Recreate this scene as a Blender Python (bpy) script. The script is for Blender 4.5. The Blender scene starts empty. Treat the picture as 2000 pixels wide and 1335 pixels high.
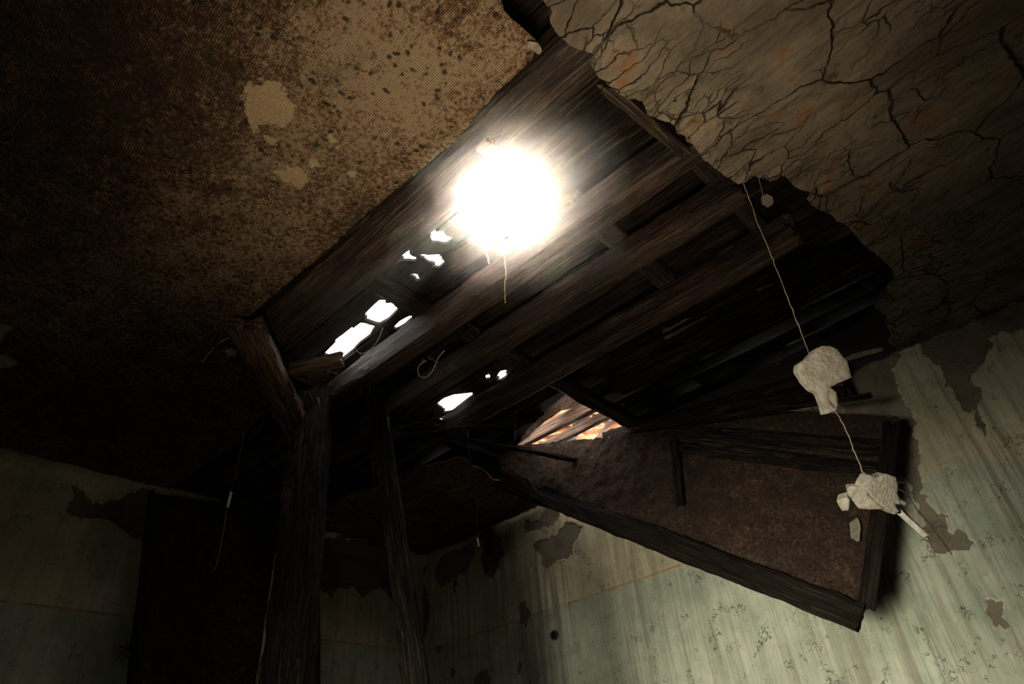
import bpy, bmesh, math, random
import numpy as np
from mathutils import Vector, Matrix

# ------------------------------------------------------------------ camera
F_PX = 1240.0
SC = bpy.context.scene
COL = SC.collection
CAMZ = 1.5
def _n(v): return v / np.linalg.norm(v)
def cdir(u, v): return np.array([u - 1000.0, -(v - 667.5), -F_PX])
_M = np.stack([-_n(cdir(-698, 1785)), _n(cdir(2359, 1467)), _n(cdir(870, -1050))])
_U, _S, _V = np.linalg.svd(_M)
R = _U @ _V                                    # camera vector -> world vector
C0 = np.array([0.0, 0.0, CAMZ])
cam_d = bpy.data.cameras.new('camera'); cam = bpy.data.objects.new('camera', cam_d); COL.objects.link(cam)
cam_d.sensor_width = 36.0; cam_d.lens = F_PX / 2000 * 36.0; cam_d.clip_start = 0.02
cam.matrix_world = Matrix.Translation(C0) @ Matrix(R.tolist()).to_4x4()
SC.camera = cam

# ------------------------------------------------------------------ world, sun, lamps, exposure
SC.view_settings.view_transform = 'Standard'; SC.view_settings.look = 'None'
SC.view_settings.gamma = 1.0; SC.view_settings.use_curve_mapping = False
SC.view_settings.exposure = 0.0
w = bpy.data.worlds.new('sky'); SC.world = w; w.use_nodes = True
bg = w.node_tree.nodes['Background']; bg.inputs[0].default_value = (1.0, 0.96, 0.9, 1); bg.inputs[1].default_value = 7.0
sun_d = bpy.data.lights.new('sun', 'SUN'); sun = bpy.data.objects.new('sun', sun_d); COL.objects.link(sun)
sun_d.energy = 60.0; sun_d.angle = math.radians(0.6); sun_d.color = (1.0, 0.93, 0.82)
SUNV = Vector((R @ cdir(985, 392)).tolist()).normalized()
sun.rotation_euler = SUNV.to_track_quat('Z', 'Y').to_euler()
def window_or_fill_light(loc, target, sx, sy, energy, color, spread):
    d = bpy.data.lights.new('window_or_fill', 'AREA'); o = bpy.data.objects.new('window_or_fill', d); COL.objects.link(o)
    d.shape = 'RECTANGLE'; d.size = sx; d.size_y = sy; d.energy = energy; d.color = color; d.spread = math.radians(spread)
    o.location = loc; o.rotation_euler = (Vector(loc) - Vector(target)).to_track_quat('Z', 'Y').to_euler()
    return o
window_or_fill_light((-1.3, -2.35, 1.0), (-1.45, 3.86, 1.65), 1.5, 1.2, 25.0, (1.0, 0.97, 0.84), 34)
# added fill lamp near the floor, out of view, brightening the ceiling
window_or_fill_light((-0.35, -0.1, 0.12), (-0.85, 1.2, 3.5), 0.8, 0.7, 9.5, (1.0, 0.84, 0.62), 47)

# ------------------------------------------------------------------ projection helpers (world coordinates, metres)
def on(u, v, ax, val):
    r = R @ cdir(u, v); t = (val - C0[ax]) / r[ax]
    return C0 + r * t
def at(u, v, depth): return C0 + (R @ cdir(u, v)) * (depth / F_PX)
def onplane(u, v, p0, nrm):
    r = R @ cdir(u, v); return C0 + r * (np.dot(p0 - C0, nrm) / np.dot(r, nrm))
H = 3.5                                        # ceiling height
XL = -4.61; YB = 3.86; XR = 2.4; YF = -2.6
ZP = H + 0.27                                  # underside of the boards over the joists

# ------------------------------------------------------------------ numpy noise and polygons
def _h(ix, iy, s):
    h = (ix.astype(np.int64) * 374761393 + iy.astype(np.int64) * 668265263 + s * 974634777) & 0xffffffff
    h = ((h ^ (h >> 13)) * 1274126177) & 0xffffffff
    return ((h ^ (h >> 16)) & 0xffffff) / float(0xffffff)
def vn(x, y, s=0):
    xi = np.floor(x); yi = np.floor(y); fx = x - xi; fy = y - yi
    fx = fx * fx * (3 - 2 * fx); fy = fy * fy * (3 - 2 * fy)
    a = _h(xi, yi, s); b = _h(xi + 1, yi, s); c = _h(xi, yi + 1, s); d = _h(xi + 1, yi + 1, s)
    return (a + (b - a) * fx) * (1 - fy) + (c + (d - c) * fx) * fy
def fbm(x, y, s=0, o=4):
    x = np.asarray(x, float); y = np.asarray(y, float)
    r = 0; a = 0.5; t = 0
    for k in range(o):
        r = r + a * vn(x, y, s + k * 17); t += a; a *= 0.55; x = x * 2.03 + 11.3; y = y * 2.03 + 5.7
    return r / t * 2 - 1
def psdf(px, py, poly):                        # > 0 inside
    d = np.full(px.shape, 1e9); ins = np.zeros(px.shape, bool); n = len(poly)
    for i in range(n):
        ax, ay = poly[i]; bx, by = poly[(i + 1) % n]
        ex, ey = bx - ax, by - ay; l = ex * ex + ey * ey + 1e-12
        t = np.clip(((px - ax) * ex + (py - ay) * ey) / l, 0, 1)
        d = np.minimum(d, (px - ax - t * ex) ** 2 + (py - ay - t * ey) ** 2)
        if ay != by:
            c = ((ay > py) != (by > py)) & (px < (bx - ax) * (py - ay) / (by - ay) + ax)
            ins ^= c
    d = np.sqrt(d)
    return np.where(ins, d, -d)
def clip_grid(x0, x1, y0, y1, res, sdf):
    """triangulated grid cut cleanly along sdf = 0"""
    nx = max(2, int(math.ceil((x1 - x0) / res)) + 1); ny = max(2, int(math.ceil((y1 - y0) / res)) + 1)
    X, Y = np.meshgrid(np.linspace(x0, x1, nx), np.linspace(y0, y1, ny))
    X = X.ravel(); Y = Y.ravel(); D = sdf(X, Y)
    i = np.arange(nx - 1); j = np.arange(ny - 1)
    I, J = np.meshgrid(i, j); a = (J * nx + I).ravel()
    q = np.stack([a, a + 1, a + 1 + nx, a + nx], 1)
    pos = D[q] > 0; full = pos.all(1); part = pos.any(1) & ~full
    verts = list(zip(X.tolist(), Y.tolist())); faces = q[full].tolist(); cache = {}
    Dl = D
    def cut(p, r):
        k = (min(p, r), max(p, r))
        if k not in cache:
            t = Dl[p] / (Dl[p] - Dl[r]); t = min(max(t, 0.02), 0.98)
            cache[k] = len(verts); verts.append((X[p] + (X[r] - X[p]) * t, Y[p] + (Y[r] - Y[p]) * t))
        return cache[k]
    for qq in q[part].tolist():
        for tri in ((qq[0], qq[1], qq[2]), (qq[0], qq[2], qq[3])):
            s = [Dl[k] > 0 for k in tri]; out = []
            for k in range(3):
                p, r = tri[k], tri[(k + 1) % 3]
                if s[k]: out.append(p)
                if s[k] != s[(k + 1) % 3]: out.append(cut(p, r))
            if len(out) >= 3: faces.append(out)
    used = sorted({v for f in faces for v in f}); m = {v: k for k, v in enumerate(used)}
    return np.array([verts[v] for v in used]).reshape(-1, 2), [[m[v] for v in f] for f in faces]

# ------------------------------------------------------------------ object helpers
def obj(name, verts, faces, mat, parent=None, origin=None, attrs=None, smooth=False, thick=0.0):
    V = np.asarray(verts, float)
    if origin is None:
        if parent is not None: origin = np.array(parent['_o'])
        else: origin = np.array([(V[:, 0].min() + V[:, 0].max()) / 2, (V[:, 1].min() + V[:, 1].max()) / 2, V[:, 2].min()])
    me = bpy.data.meshes.new(name); me.from_pydata((V - origin).tolist(), [], faces); me.update()
    if attrs:
        for k, a in attrs.items():
            at_ = me.attributes.new(k, 'FLOAT', 'POINT'); at_.data.foreach_set('value', np.asarray(a, np.float32))
    if smooth: me.polygons.foreach_set('use_smooth', [True] * len(me.polygons))
    me.materials.append(mat)
    o = bpy.data.objects.new(name, me); COL.objects.link(o)
    if parent is not None: o.parent = parent
    else: o.location = origin
    if thick:
        s = o.modifiers.new('solid', 'SOLIDIFY'); s.thickness = thick; s.offset = 1.0
    return o
def empty(name, loc):
    o = bpy.data.objects.new(name, None); COL.objects.link(o); o.location = loc; o.empty_display_size = 0.05
    o['_o'] = [float(x) for x in loc]; return o
def tag(o, label, cat, group=None):
    o['label'] = label; o['category'] = cat
    if group: o['group'] = group
    return o
def structure(o): o['kind'] = 'structure'; return o
def box(name, lo, hi, mat, parent=None):
    x0, y0, z0 = lo; x1, y1, z1 = hi
    V = [(x0, y0, z0), (x1, y0, z0), (x1, y1, z0), (x0, y1, z0), (x0, y0, z1), (x1, y0, z1), (x1, y1, z1), (x0, y1, z1)]
    F = [(0, 3, 2, 1), (4, 5, 6, 7), (0, 1, 5, 4), (1, 2, 6, 5), (2, 3, 7, 6), (3, 0, 4, 7)]
    return obj(name, V, F, mat, parent)
SEED = [10]
ORD = ['nearest', 'second', 'third', 'fourth', 'fifth', 'sixth', 'seventh', 'eighth', 'ninth', 'tenth', 'eleventh', 'twelfth', 'thirteenth', 'fourteenth', 'fifteenth', 'sixteenth', 'seventeenth', 'eighteenth', 'nineteenth', 'twentieth', 'twenty-first', 'twenty-second', 'twenty-third', 'twenty-fourth', 'twenty-fifth', 'twenty-sixth', 'twenty-seventh']
def timber(name, p0, p1, w, h, mat, parent=None, side=None, rough=0.006, ends=0.04, taper=1.0, step=0.05, bow=None):
    """a weathered timber from p0 to p1; w across `side`, h perpendicular. Local X runs along the length."""
    SEED[0] += 1; s = SEED[0]
    p0 = np.array(p0, float); p1 = np.array(p1, float); L = np.linalg.norm(p1 - p0); ax = (p1 - p0) / L
    if side is None: side = np.array([0, 0, 1.0]) if abs(ax[2]) < 0.8 else np.array([1.0, 0, 0]); side = np.cross(side, ax)
    side = np.array(side, float); side = _n(side - ax * np.dot(side, ax)); up = np.cross(ax, side)
    prof = []
    K = 5
    for (a, b) in (((-1, -1), (1, -1)), ((1, -1), (1, 1)), ((1, 1), (-1, 1)), ((-1, 1), (-1, -1))):
        for k in range(K):
            t = k / K; prof.append((a[0] + (b[0] - a[0]) * t, a[1] + (b[1] - a[1]) * t))
    prof = np.array(prof); prof[::K] *= 0.93; n = len(prof)
    N = max(4, int(L / step)); V = []; F = []
    ang = np.arange(n)
    for i in range(N + 1):
        t = i / N; sc = 1 + (taper - 1) * t
        xs = t * L
        d = fbm(xs * 6 + ang * 3.7 * 0.31, ang * 0.9 + s * 3.1, s, 3) * rough + fbm(np.full(n, xs * 28.0), ang * 2.1, s + 5, 2) * rough * 0.5
        nx = np.sign(prof[:, 0]) * (abs(prof[:, 0]) > 0.9); ny = np.sign(prof[:, 1]) * (abs(prof[:, 1]) > 0.9)
        a = prof[:, 0] * w / 2 * sc + nx * d; b = prof[:, 1] * h / 2 * sc + ny * d
        e = np.zeros(n)
        if i in (0, N): e = fbm(ang * 1.3, ang * 0 + s, s + 9, 2) * ends
        bo = 0 if bow is None else bow * math.sin(math.pi * t)
        for k in range(n):
            V.append((xs + e[k], a[k], b[k] + bo))
        if i:
            for k in range(n):
                k2 = (k + 1) % n; o_ = (i - 1) * n
                F.append((o_ + k, o_ + k2, o_ + n + k2, o_ + n + k))
    V.append((0, 0, 0)); c0 = len(V) - 1; V.append((L, 0, 0)); c1 = len(V) - 1
    for k in range(n):
        k2 = (k + 1) % n; F.append((c0, k2, k)); F.append((c1, N * n + k, N * n + k2))
    me = bpy.data.meshes.new(name); me.from_pydata(V, [], F); me.update(); me.materials.append(mat)
    o = bpy.data.objects.new(name, me); COL.objects.link(o)
    m = Matrix(np.stack([ax, side, up], 1).tolist()).to_4x4()
    if parent is not None:
        o.parent = parent; m.translation = Vector((p0 - np.array(parent['_o'])).tolist()); o.matrix_local = m
    else:
        m.translation = Vector(p0.tolist()); o.matrix_world = m
    return o
def tube(name, pts, r, mat, parent=None, n=6, wob=0.0):
    SEED[0] += 1; P = [np.array(p, float) for p in pts]
    Q = []                                     # catmull-rom resample
    for i in range(len(P) - 1):
        a = P[max(i - 1, 0)]; b = P[i]; c = P[i + 1]; d = P[min(i + 2, len(P) - 1)]
        for k in range(6):
            t = k / 6; Q.append(0.5 * ((2 * b) + (c - a) * t + (2 * a - 5 * b + 4 * c - d) * t * t + (3 * b - a - 3 * c + d) * t ** 3))
    Q.append(P[-1]); V = []; F = []
    rnd = random.Random(SEED[0])
    for i, q in enumerate(Q):
        t = _n(Q[min(i + 1, len(Q) - 1)] - Q[max(i - 1, 0)])
        s = _n(np.cross(t, [0.3, 0.9, 0.2])); u = np.cross(t, s)
        q = q + np.array([rnd.uniform(-wob, wob), rnd.uniform(-wob, wob), 0])
        rr = r * rnd.uniform(0.75, 1.25)
        for k in range(n):
            a = 2 * math.pi * k / n; V.append(q + (s * math.cos(a) + u * math.sin(a)) * rr)
        if i:
            for k in range(n):
                k2 = (k + 1) % n; F.append(((i - 1) * n + k, (i - 1) * n + k2, i * n + k2, i * n + k))
    F.append(list(range(n))[::-1]); F.append([(len(Q) - 1) * n + k for k in range(n)])
    return obj(name, V, F, mat, parent, smooth=True)
def slab(name, polypx, p0, nrm, thick, mat, parent=None, res=0.012, rag=0.004, relief=0.006, dome=0.0, rs=25, extra=None):
    """piece of sheet traced on the plane (p0, nrm), with real thickness and a lumpy face"""
    SEED[0] += 1; s = SEED[0]
    nrm = _n(np.array(nrm, float)); p0 = np.array(p0, float)
    if np.dot(nrm, C0 - p0) < 0: nrm = -nrm
    ea = _n(np.cross([0.0, 0.0, 1.0] if abs(nrm[2]) < 0.9 else [0.0, 1.0, 0.0], nrm)); eb = np.cross(nrm, ea)
    W = np.array([onplane(u, v, p0, nrm) for u, v in polypx]) - p0
    pa = W @ ea; pb = W @ eb; poly = list(zip(pa, pb))
    sd = lambda x, y: psdf(x, y, poly) + fbm(x * rs, y * rs, s, 3) * rag
    v2, F = clip_grid(pa.min() - res * 2, pa.max() + res * 2, pb.min() - res * 2, pb.max() + res * 2, res, sd)
    d = np.maximum(sd(v2[:, 0], v2[:, 1]), 0)
    top = relief * fbm(v2[:, 0] * 14, v2[:, 1] * 14, s + 3, 4) + thick * 0.5 * (1 if not dome else 1) + dome * (1 - np.exp(-d / max(dome, 1e-4)))
    bot = relief * fbm(v2[:, 0] * 14, v2[:, 1] * 14, s + 8, 3) - thick * 0.5
    base = p0 + v2[:, :1] * ea + v2[:, 1:] * eb
    T = base + top[:, None] * nrm; B = base + bot[:, None] * nrm; n = len(v2)
    cnt = {}
    for f in F:
        for k in range(len(f)):
            a, b = f[k], f[(k + 1) % len(f)]; cnt[(a, b)] = cnt.get((a, b), 0) + 1
    FF = [list(f) for f in F] + [[n + k for k in f[::-1]] for f in F]
    for (a, b) in cnt:
        if (b, a) not in cnt: FF.append([b, a, n + a, n + b])
    o = obj(name, np.concatenate([T, B]), FF, mat, parent)
    return o

# ------------------------------------------------------------------ materials
class NT:
    def __init__(s, name):
        s.m = bpy.data.materials.new(name); s.m.use_nodes = True; s.t = s.m.node_tree
        s.b = s.t.nodes['Principled BSDF']; s.out = s.t.nodes['Material Output']
        s.b.inputs['Roughness'].default_value = 0.9; s.b.inputs['Specular IOR Level'].default_value = 0.2
    def n(s, typ, **kw):
        nd = s.t.nodes.new('ShaderNode' + typ)
        for k, v in kw.items():
            if k.startswith('p_'): setattr(nd, k[2:], v); continue
            sock = nd.inputs[int(k[1:])] if k[0] == 'i' and k[1:].isdigit() else nd.inputs[k.replace('_', ' ')]
            s.set(sock, v)
        return nd
    def set(s, sock, v):
        if isinstance(v, bpy.types.NodeSocket): s.t.links.new(v, sock)
        elif isinstance(v, bpy.types.Node): s.t.links.new(v.outputs[0], sock)
        else: sock.default_value = v
    def math(s, op, a, b=0.0, c=None):
        nd = s.n('Math', p_operation=op); s.set(nd.inputs[0], a); s.set(nd.inputs[1], b)
        if c is not None: s.set(nd.inputs[2], c)
        return nd.outputs[0]
    def map(s, v, a, b, c=0.0, d=1.0):
        nd = s.n('MapRange', p_clamp=True); 
        for k, x in enumerate((v, a, b, c, d)): s.set(nd.inputs[k], x)
        return nd.outputs[0]
    def mix(s, f, a, b, mode='MIX'):
        nd = s.n('MixRGB', p_blend_type=mode); s.set(nd.inputs[0], f)
        for k, x in ((1, a), (2, b)):
            s.set(nd.inputs[k], tuple(x) + (1,) if isinstance(x, tuple) and len(x) == 3 else x)
        return nd.outputs[0]
    def scl(s, vec, x, y, z):
        nd = s.n('VectorMath', p_operation='MULTIPLY'); s.set(nd.inputs[0], vec); nd.inputs[1].default_value = (x, y, z); return nd.outputs[0]
    def add(s, a, b):
        nd = s.n('VectorMath', p_operation='ADD'); s.set(nd.inputs[0], a); s.set(nd.inputs[1], b); return nd.outputs[0]
    def noise(s, vec, scale, detail=4, rough=0.6, dist=0.0):
        nd = s.n('TexNoise', Scale=scale, Detail=float(detail), Roughness=rough, Distortion=dist); s.set(nd.inputs['Vector'], vec); return nd
    def attr(s, name): return s.n('Attribute', p_attribute_name=name).outputs['Fac']
    def pos(s): return s.n('NewGeometry').outputs['Position']
    def obj(s): return s.n('TexCoord').outputs['Object']
    def bump(s, h, strength, dist, nrm=None):
        nd = s.n('Bump', Strength=strength, Distance=dist, Height=h)
        if nrm is not None: s.set(nd.inputs['Normal'], nrm)
        return nd.outputs[0]
    def fin(s, col, nrm=None, rough=None):
        s.set(s.b.inputs['Base Color'], col)
        if nrm is not None: s.set(s.b.inputs['Normal'], nrm)
        if rough is not None: s.set(s.b.inputs['Roughness'], rough)
        return s.m

def wood_mat(name, dark, mid, pale, pale_amt=0.5, moss=None, bump=0.8, spec=0.25):
    t = NT(name); o = t.obj(); rnd = t.n('ObjectInfo').outputs['Random']
    sh = t.n('CombineXYZ'); t.set(sh.inputs[0], t.math('MULTIPLY', rnd, 37.0)); t.set(sh.inputs[1], t.math('MULTIPLY', rnd, 13.0))
    p = t.add(o, sh.outputs[0])
    g1 = t.noise(t.scl(p, 1.6, 32, 32), 1.0, 6, 0.65, 0.4); g2 = t.noise(t.scl(p, 4, 120, 120), 1.0, 4, 0.6)
    bl = t.noise(t.scl(p, 2.2, 6, 6), 1.0, 4, 0.6)
    c = t.mix(t.map(g1.outputs[0], 0.35, 0.68), dark, mid)
    c = t.mix(t.math('MULTIPLY', t.map(t.noise(t.scl(p, 2.5, 55, 55), 1.0, 5, 0.7).outputs[0], 0.56, 0.74), pale_amt), c, pale)
    c = t.mix(t.map(bl.outputs[0], 0.38, 0.62, 0.0, 0.75), c, tuple(x * 0.35 for x in dark))
    if moss: c = t.mix(t.math('MULTIPLY', t.map(t.noise(t.scl(p, 3, 9, 9), 1.0, 6, 0.75).outputs[0], 0.6, 0.7), 0.7), c, moss)
    c = t.mix(t.map(g2.outputs[0], 0.40, 0.58, 0.85, 0.0), c, (0.003, 0.002, 0.0015))
    c = t.mix(t.math('MULTIPLY', t.map(t.noise(t.scl(p, 3.5, 150, 150), 1.0, 3, 0.6).outputs[0], 0.58, 0.68), pale_amt * 0.5), c, pale)
    h = t.math('ADD', g1.outputs[0], t.math('MULTIPLY', g2.outputs[0], 0.5))
    t.b.inputs['Specular IOR Level'].default_value = spec
    return t.fin(c, t.bump(h, bump, 0.010), 0.7)

M_joist = wood_mat('joist_wood', (0.018, 0.010, 0.006), (0.085, 0.050, 0.030), (0.25, 0.17, 0.105), 0.6, (0.13, 0.12, 0.06))
M_board = wood_mat('board_wood', (0.008, 0.005, 0.004), (0.034, 0.020, 0.013), (0.20, 0.16, 0.11), 0.5, spec=0.06)
M_prop = wood_mat('prop_wood', (0.009, 0.006, 0.004), (0.034, 0.024, 0.015), (0.17, 0.125, 0.08), 0.5, spec=0.08)
M_brace = wood_mat('brace_wood', (0.06, 0.030, 0.018), (0.34, 0.19, 0.11), (0.55, 0.36, 0.23), 0.7)
M_edge = wood_mat('edge_board_wood', (0.008, 0.005, 0.003), (0.026, 0.017, 0.011), (0.08, 0.058, 0.036), 0.4, spec=0.08)
M_pale = wood_mat('fresh_split_wood', (0.18, 0.12, 0.07), (0.42, 0.32, 0.2), (0.6, 0.48, 0.32), 0.5)
M_sliver = wood_mat('sliver_wood', (0.16, 0.13, 0.09), (0.38, 0.31, 0.22), (0.5, 0.42, 0.3), 0.5)
M_attic = wood_mat('attic_wood', (0.10, 0.05, 0.03), (0.26, 0.15, 0.09), (0.45, 0.3, 0.2), 0.5)

def canvas_mat(name, world=True, dirs='XY', wd=5.0, dark=(0.030, 0.018, 0.010), tan=(0.25, 0.18, 0.105), rust=(0.12, 0.052, 0.020), lift=0.0, use_attr=True):
    t = NT(name); p = t.pos() if world else t.obj()
    wx = t.n('TexWave', p_wave_type='BANDS', p_bands_direction=dirs[0], Scale=44.0, Distortion=wd, Detail=2.0, Detail_Scale=0.6); t.set(wx.inputs[0], p)
    wy = t.n('TexWave', p_wave_type='BANDS', p_bands_direction=dirs[1], Scale=40.0, Distortion=wd, Detail=2.0, Detail_Scale=0.6); t.set(wy.inputs[0], p)
    weave = t.math('MULTIPLY', wx.outputs['Fac'], wy.outputs['Fac'])
    tone = t.attr('tone') if use_attr else None
    fine = t.noise(p, 60, 4, 0.85); med = t.noise(p, 9, 9, 0.85, 0.2); big = t.noise(p, 1.7, 4, 0.6)
    v = t.math('ADD', t.math('MULTIPLY', med.outputs[0], 1.15), t.math('MULTIPLY', fine.outputs[0], 1.5))
    v = t.math('ADD', v, t.math('MULTIPLY', big.outputs[0], 0.35))
    v = t.math('ADD', v, t.math('MULTIPLY', weave, 0.35))
    if use_attr: v = t.math('ADD', v, t.math('MULTIPLY', tone, 0.19))
    v = t.math('ADD', t.math('MULTIPLY', t.math('SUBTRACT', v, 1.62), 1.55), 1.27 + lift)
    c = t.mix(t.map(v, 1.10, 1.36), dark, rust)
    c = t.mix(t.map(v, 1.32, 1.58), c, tan)
    # dark mould specks
    sp = t.n('TexVoronoi', Scale=26.0); t.set(sp.inputs['Vector'], t.add(p, t.scl(t.noise(p, 20, 2).outputs[1], 0.05, 0.05, 0.05)))
    spm = t.math('MULTIPLY', t.map(sp.outputs['Distance'], 0.16, 0.34, 1.0, 0.0), t.map(t.noise(p, 6, 3, 0.7).outputs[0], 0.42, 0.52))
    c = t.mix(t.math('MULTIPLY', spm, 0.9), c, (0.012, 0.009, 0.006))
    c = t.mix(t.map(t.noise(p, 5, 4, 0.6).outputs[0], 0.6, 0.72, 0.0, 0.35), c, (0.05, 0.055, 0.04))
    h = t.math('ADD', t.math('MULTIPLY', weave, 0.7), t.math('MULTIPLY', fine.outputs[0], 0.9))
    if use_attr:
        pl = t.math('ADD', t.attr('cream'), t.math('MULTIPLY', t.math('SUBTRACT', t.noise(p, 28, 5, 0.75).outputs[0], 0.5), 0.14))
        pm = t.map(pl, -0.002, 0.004)
        cc = t.mix(t.map(t.noise(p, 60, 3).outputs[0], 0.3, 0.7), (0.36, 0.25, 0.13), (0.46, 0.33, 0.19))
        cc = t.mix(t.map(weave, 0.2, 0.7, 0.35, 0.0), cc, (0.2, 0.13, 0.07))
        c = t.mix(pm, c, cc); h = t.math('ADD', h, t.math('MULTIPLY', pm, 0.5))
    return t.fin(c, t.bump(h, 0.9, 0.006), 0.95)
M_canvas = canvas_mat('ceiling_canvas')
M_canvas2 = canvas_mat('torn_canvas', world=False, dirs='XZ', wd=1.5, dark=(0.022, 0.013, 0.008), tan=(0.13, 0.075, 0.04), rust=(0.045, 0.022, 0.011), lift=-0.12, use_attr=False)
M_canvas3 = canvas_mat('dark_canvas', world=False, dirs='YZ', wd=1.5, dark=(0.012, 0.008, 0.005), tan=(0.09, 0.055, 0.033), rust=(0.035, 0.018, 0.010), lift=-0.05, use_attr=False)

def plaster_mat():
    t = NT('ceiling_plaster'); p = t.pos()
    wob = t.scl(t.add(t.noise(p, 4, 4, 0.6).outputs[1], (-0.5, -0.5, -0.5)), 0.16, 0.16, 0.0)
    q = t.add(p, wob)
    def crack(sx, sy, lo, hi):
        v = t.n('TexVoronoi', p_feature='DISTANCE_TO_EDGE', Scale=1.0, Randomness=0.95); t.set(v.inputs['Vector'], t.scl(q, sx, sy, 0.01))
        return t.map(v.outputs['Distance'], lo, hi, 1.0, 0.0)
    cr1 = t.math('MULTIPLY', crack(1.8, 3.4, 0.001, 0.009), t.map(t.noise(p, 3, 3).outputs[0], 0.40, 0.5, 0.25, 1.0))
    dens = t.map(t.noise(p, 2.2, 4, 0.6).outputs[0], 0.50, 0.62)
    edge = t.math('MAXIMUM', dens, t.map(t.math('ADD', t.attr('edge'), t.math('MULTIPLY', t.noise(p, 4, 3).outputs[0], 0.3)), 0.2, 0.42, 0.9, 0.0))
    cr2 = t.math('MULTIPLY', crack(5.5, 13, 0.002, 0.022), edge)
    cr3 = t.math('MULTIPLY', crack(13, 28, 0.008, 0.05), t.math('MULTIPLY', edge, t.map(t.noise(p, 7, 3).outputs[0], 0.5, 0.6, 0.0, 0.6)))
    cr = t.math('MAXIMUM', cr1, t.math('MAXIMUM', cr2, cr3))
    n1 = t.noise(p, 3, 6, 0.7); n2 = t.noise(t.scl(p, 8, 40, 8), 1.0, 5, 0.65)
    c = t.mix(t.map(n1.outputs[0], 0.32, 0.68), (0.09, 0.068, 0.045), (0.28, 0.23, 0.155))
    c = t.mix(t.map(n2.outputs[0], 0.35, 0.65, 0.45, 0.0), c, (0.11, 0.085, 0.06))
    c = t.mix(t.map(t.noise(p, 6, 5, 0.7).outputs[0], 0.56, 0.64, 0.0, 0.75), c, (0.20, 0.09, 0.035))
    c = t.mix(t.map(t.noise(t.add(p, (4, 7, 2)), 4, 6, 0.75).outputs[0], 0.60, 0.68, 0.0, 0.85), c, (0.03, 0.026, 0.02))
    c = t.mix(t.map(t.noise(t.scl(t.add(p, (9, 2, 0)), 1.5, 5, 1), 1.0, 6, 0.7).outputs[0], 0.45, 0.62, 0.0, 0.7), c, (0.07, 0.052, 0.035))
    c = t.mix(cr, c, (0.012, 0.009, 0.006))
    h = t.math('SUBTRACT', t.math('MULTIPLY', t.noise(p, 30, 6, 0.7).outputs[0], 0.5), t.math('MULTIPLY', cr, 1.2))
    h = t.math('ADD', h, t.math('MULTIPLY', t.noise(t.scl(p, 5, 14, 5), 1.0, 5, 0.65).outputs[0], 1.6))
    return t.fin(c, t.bump(h, 1.0, 0.012), 0.95)
M_plaster = plaster_mat()

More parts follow.
